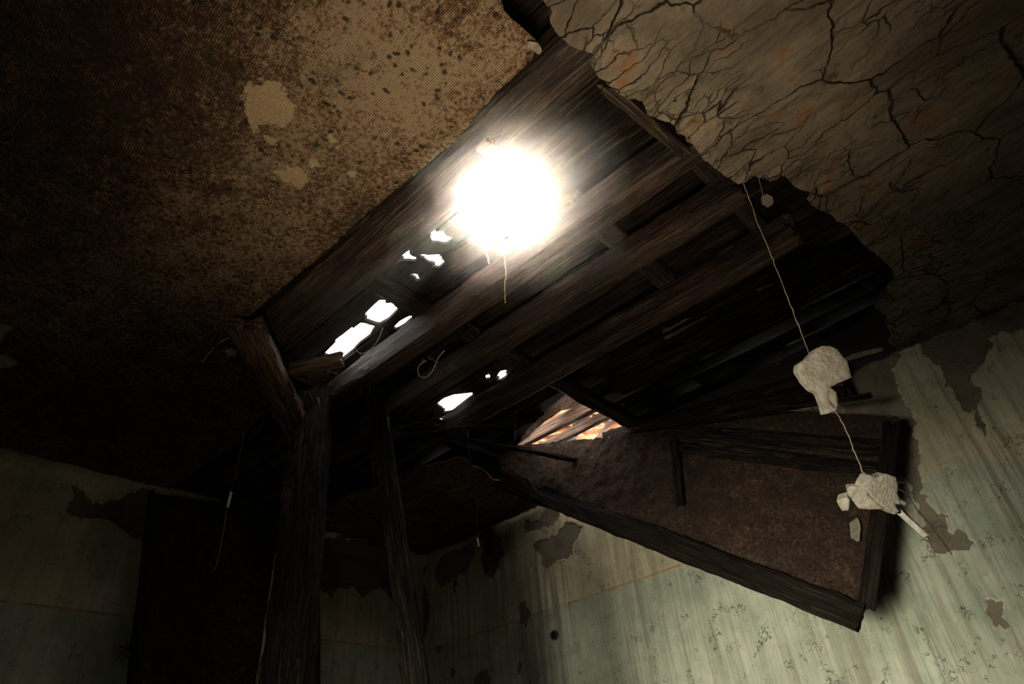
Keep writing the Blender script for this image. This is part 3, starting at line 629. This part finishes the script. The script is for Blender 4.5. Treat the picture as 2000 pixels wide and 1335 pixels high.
for n_, (a0_, b0_, a1_, b1_) in enumerate(sorted(((0, 610, 120, 545), (0, 655, 215, 540), (430, 510, 640, 385), (530, 590, 690, 530), (0, 750, 290, 590), (100, 740, 370, 655), (200, 765, 340, 705), (0, 830, 150, 770), (670, 690, 940, 575), (520, 385, 600, 350), (220, 1050, 410, 970), (150, 650, 290, 580), (640, 800, 520, 840), (700, 480, 800, 430)), key=lambda q: q[0] + q[2])):
    pa_ = on(1300 + a0_ / 2.84, 430 + b0_ / 2.84, 2, ZP - 0.008); pb_ = on(1300 + a1_ / 2.84, 430 + b1_ / 2.84, 2, ZP - 0.008); ym_ = (pa_[1] + pb_[1]) / 2
    tag(timber('torn_sliver', (pa_[0], ym_, pa_[2]), (pb_[0], ym_, pb_[2]), random.uniform(0.010, 0.022), 0.016, M_sliver, side=(0, 1, 0), rough=0.004, ends=0.05, taper=0.25), ('leftmost' if n_ == 0 else 'rightmost' if n_ == 13 else ORD[n_] + ' from the left') + ' of the pale torn slivers on the black planks', 'splinter', 'pale slivers on the black boards')

seen_ = set()
# labels for the boards, by what they are next to
for o in list(COL.objects):
    if not o.name.startswith('plank'): continue
    r = o['_row']; x0, x1 = o['_xr']; h = o['_hole']; cx = (x0 + x1) / 2; cy = 0.40 + BW * (r + 0.5)
    if h and 1.2 < cy < 1.75 and x1 > -1.5 and x0 < -1.1: k = ('plank broken through by the sun hole', 'boards around the sun hole')
    elif h and x0 < -2.3 and cy < 2.2: k = ('plank broken at the long bright gap', 'boards at the long bright gap')
    elif h and cy < 2.2: k = ('plank with ragged small sky holes', 'boards with small sky holes')
    elif h and cy > 2.8: k = ('plank cut off at the clay tile opening', 'boards at the tile opening')
    elif h: k = ('plank with a jagged bright hole', 'boards with the lower sky holes')
    elif cx > -1.3: k = ('dark plank on the plaster side', 'boards on the plaster side')
    elif cx > -3.0: k = ('unbroken weathered plank', 'boards above the middle')
    else: k = ('blackened plank above the props', 'boards above the props')
    pos_ = 'right end' if cx > -0.4 else 'right of centre' if cx > -1.6 else 'centre' if cx > -2.7 else 'left of centre' if cx > -3.7 else 'left end'
    lb_ = k[0] + ', ' + ORD[r] + ' row from burlap, ' + pos_
    if lb_ in seen_: lb_ = k[0] + ', ' + ORD[r] + ' row from burlap, ' + ('short piece' if x1 - x0 < 0.5 else 'far ' + pos_)
    seen_.add(lb_)
    tag(o, lb_, 'plank', k[1].replace('boards', 'planks'))
    for q in ('_row', '_xr', '_hole'): del o[q]

# ================================================================== PROPS AND BROKEN TIMBERS
p1t = on(612, 800, 2, H - 0.0); 
p1b = on(560, 1335, 1, p1t[1] - 0.05); p1b = p1t + (p1b - p1t) * (p1t[2] / (p1t[2] - p1b[2]))
pr = empty('wooden_prop', (p1b[0], p1b[1], 0)); tag(pr, 'thick dark upright timber prop with a pale split edge under the brace', 'post')
cs = _n(np.cross(R @ np.array([0, 0, -1.0]), [0, 0, 1]))
timber('post', p1b, p1t + np.array([0, 0, 0.1]), 0.20, 0.15, M_prop, pr, side=cs, rough=0.012, step=0.04)
nv = _n(C0 * [1, 1, 0] - p1b * [1, 1, 0])
sa = on(600, 1055, 0, p1t[0] - 0.09); 
def beside(v, off):  # point on the left edge of the prop at the height seen at image row v
    ray = R @ cdir(590 - (v - 900) * 0.13, v); t = np.dot((p1b - C0) * [1, 1, 0], nv) / np.dot(ray * [1, 1, 0], nv); zz = (C0 + ray * t)[2]
    q = p1b + (p1t - p1b) * (zz / p1t[2]); return np.array([q[0], q[1], zz]) - cs * off + nv * 0.05
sp_ = timber('splinter', beside(1040, 0.105), beside(1500, 0.125), 0.022, 0.03, M_pale, pr, side=cs, rough=0.006, taper=0.8); sp_['label'] = 'pale freshly split edge'
# second, leaning prop
q1 = on(733, 770, 2, H + 0.05); q0 = at(815, 1335, 2.75); dv = q0 - q1; q0 = q1 + dv * (q1[2] / -dv[2])
q0[2] = 0.0
o = timber('wooden_prop', q0, q1, 0.105, 0.085, M_prop, rough=0.007, step=0.04, side=cs); tag(o, 'slimmer dark prop leaning to the left, right of the thick prop', 'post')
# brace slab
b0 = on(478, 632, 2, H - 0.065); b1 = on(596, 868, 2, H - 0.10)
br = empty('broken_brace', b1); tag(br, 'broken reddish brown brace slab across the burlap corner with a knot hole', 'beam')
tm = timber('timber', b0, b1, 0.175, 0.07, M_brace, br, rough=0.010, taper=0.8, step=0.03)
kx = at(484, 692, np.dot(b0 - C0, R @ np.array([0, 0, -1.0])) + 0.02)
def knot():
    V = []; F = []; c = on(484, 692, 2, H - 0.075)
    for i, (r, dz) in enumerate(((0.032, 0.012), (0.024, -0.010), (0.014, -0.002), (0.006, 0.004))):
        for k in range(14):
            a = 2 * math.pi * k / 14; V.append((c[0] + r * math.cos(a) * 1.2, c[1] + r * math.sin(a) * 0.9, c[2] + dz))
        if i:
            for k in range(14): F.append(((i - 1) * 14 + k, (i - 1) * 14 + (k + 1) % 14, i * 14 + (k + 1) % 14, i * 14 + k))
    F.append([3 * 14 + k for k in range(14)])
    return obj('knot', V, F, M_prop, br)
knot()
sp_ = timber('splinter', on(566, 745, 2, H - 0.10), on(572, 766, 2, H - 0.10), 0.02, 0.012, M_pale, br, rough=0.004); sp_['label'] = 'pale torn splinter'
tag(timber('broken_stub', on(566, 722, 2, H + 0.0), on(668, 702, 2, H + 0.06), 0.062, 0.06, M_brace, rough=0.008, ends=0.03), 'short broken beam stub pointing at the long bright gap', 'beam')
tag(slab('broken_board', [(588, 738), (608, 727), (640, 722), (665, 735), (692, 750), (690, 762), (650, 762), (618, 752)], on(640, 745, 2, ZP - 0.05), (0.2, -0.25, -1), 0.012, M_attic, rag=0.006, relief=0.002), 'pale board fragment below the broken stub, lit by the gap', 'board')
for a, b, w, lb in (((575, 770), (604, 812), 0.03, 'widest splinter hanging right beside the leaning brace'), ((600, 765), (622, 812), 0.02, 'middle thin splinter hanging over the top of the thick prop'), ((620, 778), (628, 800), 0.018, 'shortest splinter hanging at the right of the prop top')):
    tag(timber('hanging_splinter', on(*a, 2, H + 0.02), on(*b, 2, H - 0.05), w, 0.012, M_brace, rough=0.004, ends=0.03, taper=0.5), lb, 'splinter', 'splinters between brace and prop')
tag(slab('wood_block', [(936, 283), (950, 270), (957, 275), (974, 281), (955, 306), (925, 288)], on(950, 285, 2, H + 0.0), (0, 0, -1), 0.03, M_pale, rag=0.002, relief=0.002), 'small split wood block on the burlap edge beam above the sun hole', 'block')
tag(timber('cover_beam', on(1180, 868, 1, 3.70), on(1650, 738, 1, 3.70), 0.10, 0.17, M_board, rough=0.012, ends=0.05), 'added dark beam covering the top of the back wall above the fallen panel', 'beam')  # added dark timber that blacks out the top of the back wall
tag(timber('broken_lath', on(1236, 842, 1, 3.42), on(1698, 772, 1, 3.42), 0.03, 0.022, M_board, rough=0.006, ends=0.03), 'long thin charred lath with nails over the fallen panel', 'lath')
tag(timber('broken_lath', on(870, 850, 2, H - 0.02), on(1165, 905, 2, H - 0.04), 0.035, 0.02, M_edge, rough=0.006), 'dark lath lying from the tile opening down to the fallen panel board', 'lath')
for u in (1646, 1662):
    a = on(u, 774, 1, 3.40); tag(tube('nail', [a, a + np.array([0, 0, 0.03]), a + np.array([0.002, 0, 0.055])], 0.0022, M_iron), 'thin iron nail on the charred lath tip, ' + ('left one of two' if u < 1650 else 'right one of two'), 'nail', 'nails in the charred lath')
tag(timber('sagging_lath', on(740, 845, 2, H - 0.05), on(1045, 822, 2, H + 0.0), 0.03, 0.016, M_joist, rough=0.006, bow=-0.01), 'mossy sagging lath crossing below the lower bright hole', 'lath')
tag(timber('fallen_rafter', on(610, 905, 2, H - 0.03), on(850, 815, 2, H + 0.0), 0.11, 0.06, M_joist, rough=0.012), 'loose slanting rafter between the two props', 'beam')

# ================================================================== HANGING CANVAS ON THE LEFT WALL
def quadsheet(name, px_cols, mat, parent=None, depthfn=None, nu=90, nv_=110, thick=0.006, s=3, amp=0.02):
    """px_cols: list of (left_px, right_px) rows from top to bottom, depthfn(s,t)->x plane"""
    V = []; F = []
    rows = len(px_cols)
    for j in range(nv_ + 1):
        t = j / nv_ * (rows - 1); k = min(int(t), rows - 2); ft = t - k
        L_ = np.array(px_cols[k][0]) * (1 - ft) + np.array(px_cols[k + 1][0]) * ft
        R_ = np.array(px_cols[k][1]) * (1 - ft) + np.array(px_cols[k + 1][1]) * ft
        for i in range(nu + 1):
            a = i / nu; p = L_ * (1 - a) + R_ * a
            V.append(on(p[0], p[1], 0, depthfn(a, j / nv_)))
        if j:
            for i in range(nu):
                q = (j - 1) * (nu + 1) + i; F.append((q, q + 1, q + nu + 2, q + nu + 1))
    return obj(name, V, F, mat, parent, smooth=True, thick=thick)
def dep(a, t):
    f = float(fbm(np.array([a * 7.0]), np.array([t * 1.2]), 4, 3)[0])
    return XL + 0.16 + 0.12 * t + 0.035 * f + 0.02 * math.sin(a * 17 + 2 * t)
hc = empty('hanging_canvas', on(430, 975, 0, XL + 0.16)); tag(hc, 'large dark stained burlap sheet hanging down the left wall', 'canvas')
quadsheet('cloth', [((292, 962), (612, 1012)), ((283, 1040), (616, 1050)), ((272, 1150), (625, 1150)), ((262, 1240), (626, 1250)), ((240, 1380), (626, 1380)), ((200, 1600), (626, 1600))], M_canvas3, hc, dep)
timber('edge_batten', on(296, 958, 0, XL + 0.2), on(246, 1400, 0, XL + 0.3), 0.03, 0.025, M_edge, hc, rough=0.004)
tag(timber('wooden_peg', on(236, 1266, 0, XL + 0.02), on(286, 1300, 0, XL + 0.30), 0.035, 0.03, M_brace, rough=0.003, ends=0.008), 'short brown wooden peg sticking out of the left wall', 'peg')

# ================================================================== FALLEN CEILING PANEL
A_ = on(925, 895, 1, 3.30); B_ = on(1685, 1205, 1, 3.38); C_ = on(1755, 818, 1, 3.62)
PN = _n(np.cross(B_ - A_, C_ - A_))
if np.dot(PN, C0 - A_) < 0: PN = -PN
fp = empty('fallen_ceiling_panel', A_); tag(fp, 'torn burlap ceiling panel with a heavy edge board, hanging across the back wall', 'panel')
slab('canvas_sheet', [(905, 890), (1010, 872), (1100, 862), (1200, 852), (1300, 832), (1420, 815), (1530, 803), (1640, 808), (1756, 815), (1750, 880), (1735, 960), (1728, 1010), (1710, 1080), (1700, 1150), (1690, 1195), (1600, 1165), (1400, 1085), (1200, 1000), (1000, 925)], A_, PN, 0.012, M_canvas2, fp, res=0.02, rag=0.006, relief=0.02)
def eb(u, v, off=0.0): return onplane(u, v, A_ + PN * off, PN)
timber('edge_board', eb(925, 915, 0.03), eb(1683, 1207, 0.03), 0.13, 0.045, M_edge, fp, side=np.cross(eb(1683, 1207) - eb(925, 915), PN), rough=0.010, ends=0.01, taper=0.95)
timber('end_board', eb(1693, 1185, 0.018), eb(1742, 830, 0.022), 0.075, 0.02, M_edge, fp, side=np.cross(eb(1742, 830) - eb(1700, 1150), PN), rough=0.006)
timber('batten', eb(1318, 862, 0.03), eb(1328, 985, 0.03), 0.055, 0.025, M_edge, fp, side=np.cross(eb(1328, 985) - eb(1318, 862), PN), rough=0.006)
timber('top_board', eb(1300, 838, 0.03), eb(1722, 876, 0.02), 0.10, 0.02, M_board, fp, side=np.cross(eb(1752, 850) - eb(1300, 835), PN), rough=0.01)
timber('top_board', eb(1330, 870, 0.025), eb(1718, 920, 0.018), 0.09, 0.02, M_board, fp, side=np.cross(eb(1752, 920) - eb(1300, 870), PN), rough=0.012)
tag(slab('paint_scrap', [(1660, 1020), (1675, 1010), (1682, 1030), (1678, 1060), (1662, 1050)], A_ + PN * 0.03, PN, 0.004, M_remn, rag=0.004, relief=0.002), 'small grey paint scrap stuck to the fallen panel near its right end', 'flake')

# ================================================================== HANGING PLASTER LUMPS ON THEIR WIRE
W0 = on(1455, 362, 2, H - 0.02)
def wy(u, v): p = on(u, v, 1, W0[1]); return p
def wpt(u, v): return wy(u, v) + np.array([0, 0, 0])
tag(tube('hanging_wire', [W0 + np.array([0, 0, 0.08])] + [wpt(*p) for p in ((1457, 370), (1478, 430), (1503, 490), (1522, 540), (1548, 605), (1572, 670), (1600, 740), (1622, 790), (1640, 815), (1658, 852), (1672, 890), (1688, 925), (1705, 950))], 0.0019, M_wire, wob=0.002), 'thin twisted wire hanging from the plaster edge carrying white plaster lumps', 'wire')
vdir = R @ np.array([0, 0, 1.0])
def lump(name, poly, depth_off, thick, label, cat='plaster', tilt=(0, 0, 0), mat=M_chunk, res=0.0045, relief=0.008):
    cu = sum(p[0] for p in poly) / len(poly); cv = sum(p[1] for p in poly) / len(poly)
    p0 = wpt(cu, cv) + vdir * depth_off
    o = slab(name, poly, p0, vdir + np.array(tilt), thick, mat, res=res, rag=0.002, relief=relief, dome=0.005); return tag(o, label, cat)
lump('plaster_lump', [(1556, 712), (1572, 702), (1588, 683), (1600, 677), (1614, 677), (1630, 682), (1640, 694), (1650, 706), (1654, 718), (1660, 738), (1638, 747), (1616, 757), (1628, 766), (1632, 785), (1630, 800), (1608, 810), (1602, 790), (1592, 768), (1580, 762), (1565, 745), (1554, 725)], 0.0, 0.03, 'largest white plaster lump with a stub below, upper on the hanging wire', tilt=(0.1, 0, 0.2))
lump('plaster_lump', [(1677, 945), (1690, 925), (1702, 930), (1722, 923), (1740, 930), (1745, 945), (1742, 958), (1748, 972), (1762, 980), (1752, 993), (1740, 1003), (1722, 995), (1705, 982), (1695, 965), (1680, 955)], 0.01, 0.03, 'round lobed white plaster lump at the bottom end of the wire', tilt=(0.2, 0.1, 0))
lump('plaster_lump', [(1653, 948), (1672, 946), (1686, 948), (1692, 964), (1705, 975), (1722, 990), (1700, 992), (1675, 990), (1664, 975), (1656, 965)], 0.05, 0.022, 'blocky cream plaster lump left of the lobed lump on the wire', tilt=(-0.3, 0, 0.1))
lump('plaster_lump', [(1634, 972), (1655, 966), (1660, 972), (1658, 990), (1646, 993)], 0.03, 0.03, 'smallest square plaster crumb at the left of the lower cluster', tilt=(-0.6, 0, 0))
tag(timber('lath_fragment', wpt(1747, 996) + vdir * 0.03, wpt(1795, 1040) + vdir * 0.03, 0.024, 0.016, M_chunk, rough=0.003, ends=0.01), 'pale plastered lath stick pointing down right from the lower lumps', 'lath')
tag(timber('lath_fragment', wpt(1752, 988) + vdir * 0.0, wpt(1798, 1036) + vdir * 0.0, 0.022, 0.010, M_black, rough=0.003, ends=0.01), 'plain black stick beside the pale one below the lumps', 'lath')  # plain black stick shape alongside the pale one
tag(tube('wire_end', [wpt(1745, 952), wpt(1768, 962), wpt(1792, 995), wpt(1812, 1018), wpt(1832, 1045), wpt(1860, 1083)], 0.0016, M_iron), 'thin dark wire curling away right from the lower plaster lumps', 'wire')
tag(tube('wire_end', [wpt(1740, 938), wpt(1752, 940), wpt(1768, 943)], 0.0014, M_iron), 'tiny dark wire tip right of the lobed plaster lump', 'wire')
cpz = on(1494, 392, 2, H - 0.05)
tag(slab('plaster_chip', [(1486, 383), (1497, 379), (1508, 385), (1510, 398), (1500, 405), (1488, 398)], cpz, vdir, 0.012, M_plain, res=0.006, rag=0.001, relief=0.003), 'small grey plaster chip dangling under the ragged plaster edge', 'plaster')
tag(tube('chip_thread', [on(1480, 340, 2, H), on(1485, 360, 2, H - 0.02), cpz + np.array([0, 0, 0.02])], 0.001, M_thread), 'fine thread holding the dangling plaster chip', 'thread')
tag(slab('plaster_remnant', [(1640, 705), (1660, 693), (1690, 684), (1722, 678), (1730, 684), (1700, 692), (1672, 700), (1652, 706)], on(1685, 692, 1, YB - 0.05), (0, -1, -0.5), 0.02, M_remn, rag=0.003), 'pale broken plaster strip on top of the back wall above the fallen panel', 'plaster')
tag(slab('torn_flap', [(1028, 75), (1036, 80), (1050, 82), (1060, 98), (1052, 108), (1042, 98), (1030, 92)], on(1045, 92, 2, H - 0.02), (0.2, 0, -1), 0.004, M_remn, rag=0.003), 'small curled plaster flap at the upper corner of the burlap ceiling', 'flake')
for poly, lb in (([(-30, 630), (5, 632), (30, 638), (12, 650), (4, 668), (-30, 690)], 'pale plaster scale at the left frame edge, upper of two'), ([(-30, 694), (15, 692), (36, 708), (18, 716), (-30, 722)], 'pale plaster scale at the left frame edge, lower of two'), ([(440, 684), (452, 680), (462, 686), (458, 694), (444, 694)], 'cream plaster scale on burlap just left of the brace')):
    cu = sum(p[0] for p in poly) / len(poly); cv = sum(p[1] for p in poly) / len(poly)
    tag(slab('plaster_scale', poly, on(cu, cv, 2, H - 0.055), (0, 0, -1), 0.006, M_remn, res=0.01, rag=0.004, relief=0.003), lb, 'flake')

# ---- iron sleeve in the back wall
def ring(c, r0, r1, y0, y1, name, mat, lab):
    V = []; F = []; n = 28
    for (r, y) in ((r0, y0), (r1, y0), (r1, y1), (r0, y1)):
        for k in range(n):
            a = 2 * math.pi * k / n; V.append((c[0] + r * math.cos(a), y, c[1] + r * math.sin(a)))
    for j in range(4):
        for k in range(n): F.append((j * n + k, j * n + (k + 1) % n, ((j + 1) % 4) * n + (k + 1) % n, ((j + 1) % 4) * n + k))
    return tag(obj(name, V, F, mat), lab, 'pipe')
ring((hx, hz), 0.024, 0.032, YB - 0.022, YB + 0.08, 'pipe_sleeve', M_iron, 'round dark pipe sleeve hole in the green part of back wall')

# ---- threads, cobwebs, loops
def dang(pts, r, m, name, label, cat, axv=None, up=False, **k):
    if up: pts = [np.array([pts[0][0], pts[0][1], ZP + 0.012])] + pts
    return tag(tube(name, pts, r, m, **k), label, cat)
t0 = on(985, 475, 2, H + 0.035)
dang([on(u, v, 1, t0[1]) for u, v in ((980, 470), (984, 500), (988, 530), (986, 560), (987, 590))], 0.0022, M_wire, 'dangling_fibre', 'pale frayed fibre hanging below the sun hole', 'thread', up=True, wob=0.002)
t0 = on(948, 480, 2, H + 0.2)
dang([on(u, v, 1, t0[1]) for u, v in ((947, 470), (949, 490), (953, 505), (955, 515))], 0.0018, M_wire, 'dangling_fibre', 'short fibre hanging left of the longer one below the sun hole', 'thread', wob=0.002)
t0 = on(475, 845, 2, H)
dang([on(u, v, 1, t0[1]) for u, v in ((478, 838), (468, 890), (456, 945), (449, 962))], 0.0012, M_thread, 'hanging_string', 'thin string above the white stick, left of the thick prop', 'string', up=True)
dang([on(u, v, 1, t0[1]) for u, v in ((444, 985), (436, 1040), (426, 1090), (419, 1114))], 0.0013, M_wire, 'hanging_string', 'thin string below the white stick in front of hanging canvas', 'string')
tag(timber('plaster_stick', on(452, 960, 1, t0[1]), on(444, 990, 1, t0[1]), 0.012, 0.01, M_chunk, rough=0.002, ends=0.004), 'small pale plaster stick hanging on string in the dark corner', 'plaster')
t0 = on(915, 870, 2, H + 0.0)
dang([on(u, v, 1, t0[1]) for u, v in ((915, 880), (925, 930), (928, 990), (932, 1062))], 0.004, M_black, 'dark_string', 'dark cord hanging over the corner canvas beside the back wall', 'string', up=True)
tag(timber('hook_tip', on(932, 1050, 1, t0[1]), on(935, 1066, 1, t0[1]), 0.008, 0.008, M_chunk, rough=0.001, ends=0.002), 'tiny pale tip at the end of the dark hanging cord', 'thread')
zc = H + 0.02
dang([on(u, v, 2, zc) for u, v in ((868, 684), (855, 700), (846, 722), (832, 736), (820, 734), (816, 722), (820, 712), (832, 704))], 0.0035, M_wire, 'wire_loop', 'pale wire loop hanging between the first and second joists', 'wire')
dang([on(u, v, 2, zc + 0.02) for u, v in ((836, 698), (846, 702), (856, 708))], 0.005, M_pale, 'wood_sliver', 'pale sliver crossing the wire loop', 'splinter')
dang([on(u, v, 2, ZP - 0.03) for u, v in ((748, 640), (738, 664), (724, 682), (708, 690), (698, 686), (694, 676))], 0.002, M_thread, 'wire_loop', 'thin wire loop under the long bright gap', 'wire')
for u, v0, v1, lb in ((705, 690, 775, 'fine cobweb thread hanging from the long bright gap'), (738, 680, 740, 'short cobweb thread beside the wire loop'), (722, 690, 768, 'middle cobweb thread between the brace and the first joist'), (1006, 800, 862, 'fine thread hanging left of the clay tile opening')):
    q = on(u, v0, 2, ZP); dang([on(u, v, 1, q[1]) for v in (v0 - 14, (v0 + v1) / 2, v1)], 0.0012, M_thread, 'cobweb_thread', lb, 'thread')
dang([on(u, v, 2, H - 0.005) for u, v in ((345, 775), (370, 745), (400, 700), (425, 672), (455, 655))], 0.003, M_wire, 'slack_wire', 'thin pale slack wire along the burlap left of the brace', 'wire')
dang([on(u, v, 2, H + 0.02) for u, v in ((730, 772), (724, 800), (722, 860), (730, 930), (727, 972))], 0.002, M_thread, 'hanging_string', 'curly dark string hanging beside the slimmer prop', 'string')
dang([on(u, v, 2, ZP - 0.04) for u, v in ((940, 808), (960, 790), (957, 815), (935, 812), (905, 806), (885, 812))], 0.002, M_thread, 'wire_loop', 'tangled wire at the lower bright hole', 'wire')

# ================================================================== ATTIC SEEN THROUGH THE TILE OPENING
ZA = H + 0.43
def az(u, v, z=ZA): return on(u, v, 2, z)
tag(timber('attic_rafter', az(1000, 872), az(1165, 788), 0.055, 0.10, M_attic, rough=0.004), 'dark attic rafter crossing behind the tile opening, uppermost', 'beam')
tag(timber('attic_rafter', az(1050, 878), az(1205, 800, ZA), 0.05, 0.07, M_attic, rough=0.004), 'lower attic rafter behind the tile opening', 'beam')
tag(timber('attic_board', on(1098, 880, 2, H + 0.52), on(1160, 782, 2, H + 0.52), 0.10, 0.025, M_attic, rough=0.004), 'short upright board crossing in front of attic rafters', 'board')
tag(timber('attic_board', on(1148, 878, 2, H + 0.52), on(1215, 800, 2, H + 0.52), 0.03, 0.03, M_attic, rough=0.004), 'narrow attic stick right of the crossing board', 'board')
tag(slab('attic_board', [(980, 878), (1112, 740), (1155, 772), (1142, 790), (1095, 800), (1062, 822), (1018, 862)], on(1060, 820, 2, H + 0.42), (0.5, 0.2, -1), 0.02, M_attic, rag=0.004), 'wide brown board closing the left of the tile opening', 'board')
tag(slab('roof_deck', [(985, 900), (1000, 845), (1110, 750), (1270, 815), (1250, 900)], on(1110, 820, 2, H + 1.15), (0, 0, -1), 0.03, M_attic, rag=0.01, res=0.03), 'brown roof deck high above the clay tile opening', 'roof')
def roof_tile(c, yaw, lab):
    V = []; F = []; n = 10; r = 0.07; L = 0.36
    for j in range(9):
        s = j / 8
        for k in range(n + 1):
            a = math.pi * k / n; rr = r * (1 - 0.15 * s) 
            V.append((L * (s - 0.5), rr * math.cos(a), rr * math.sin(a)))
        if j:
            for k in range(n):
                q = (j - 1) * (n + 1) + k; F.append((q, q + 1, q + n + 2, q + n + 1))
    ca, sa_ = math.cos(yaw), math.sin(yaw); V = [(c[0] + ca * a - sa_ * b, c[1] + sa_ * a + ca * b, c[2] + d + 0.15 * a) for a, b, d in V]
    return tag(obj('roof_tile', V, F, M_tile, smooth=True, thick=0.012), lab, 'tile', 'clay tiles over the opening')
k = 0
for (u, v) in ((1010, 860), (1045, 842), (1075, 826), (1100, 812), (1128, 798), (1150, 788), (1175, 800), (1195, 812), (1215, 825), (1060, 868), (1090, 852), (1120, 838), (1150, 826), (1180, 840), (1205, 845), (1225, 838), (1135, 855), (1165, 850), (1090, 870)):
    roof_tile(on(u, v, 2, ZA + 0.45 + 0.05 * (k % 3)), 1.2 + 0.25 * ((k * 7) % 5 - 2), 'curved orange clay roof tile seen through the opening'); k += 1

# ================================================================== ADDED GLOW HAZE
sv = np.array(SUNV); hc0 = on(980, 392, 2, ZP) + sv * 0.35; hb0 = hc0 - sv * 2.3
hs = _n(np.cross(sv, [0, 0, 1])); hu = np.cross(hs, sv); V = []
for c_, r_ in ((hb0, 0.6), (hc0, 0.95)):
    for k_ in range(16): V.append(c_ + (hs * math.cos(k_ * math.pi / 8) + hu * math.sin(k_ * math.pi / 8)) * r_)
F = [[k_, (k_ + 1) % 16, 16 + (k_ + 1) % 16, 16 + k_] for k_ in range(16)] + [list(range(16))[::-1], [16 + k_ for k_ in range(16)]]
hz_ = obj('glow_haze', V, F, M_plain)  # added scattering volume that spreads a glow around the sun hole
bm_ = bmesh.new(); bm_.from_mesh(hz_.data); bmesh.ops.recalc_face_normals(bm_, faces=bm_.faces); bm_.to_mesh(hz_.data); bm_.free()
hz_['kind'] = 'stuff'; hz_['label'] = 'added haze volume making the glow around the big sun hole'; hz_['category'] = 'haze'
hm = bpy.data.materials.new('glow_haze'); hm.use_nodes = True; hn = hm.node_tree; hn.nodes.remove(hn.nodes['Principled BSDF'])
vs = hn.nodes.new('ShaderNodeVolumeScatter'); vs.inputs['Density'].default_value = 0.0022; vs.inputs['Anisotropy'].default_value = 0.96; vs.inputs['Color'].default_value = (1.0, 0.86, 0.68, 1)
hn.links.new(vs.outputs[0], hn.nodes['Material Output'].inputs['Volume']); hz_.data.materials.clear(); hz_.data.materials.append(hm)
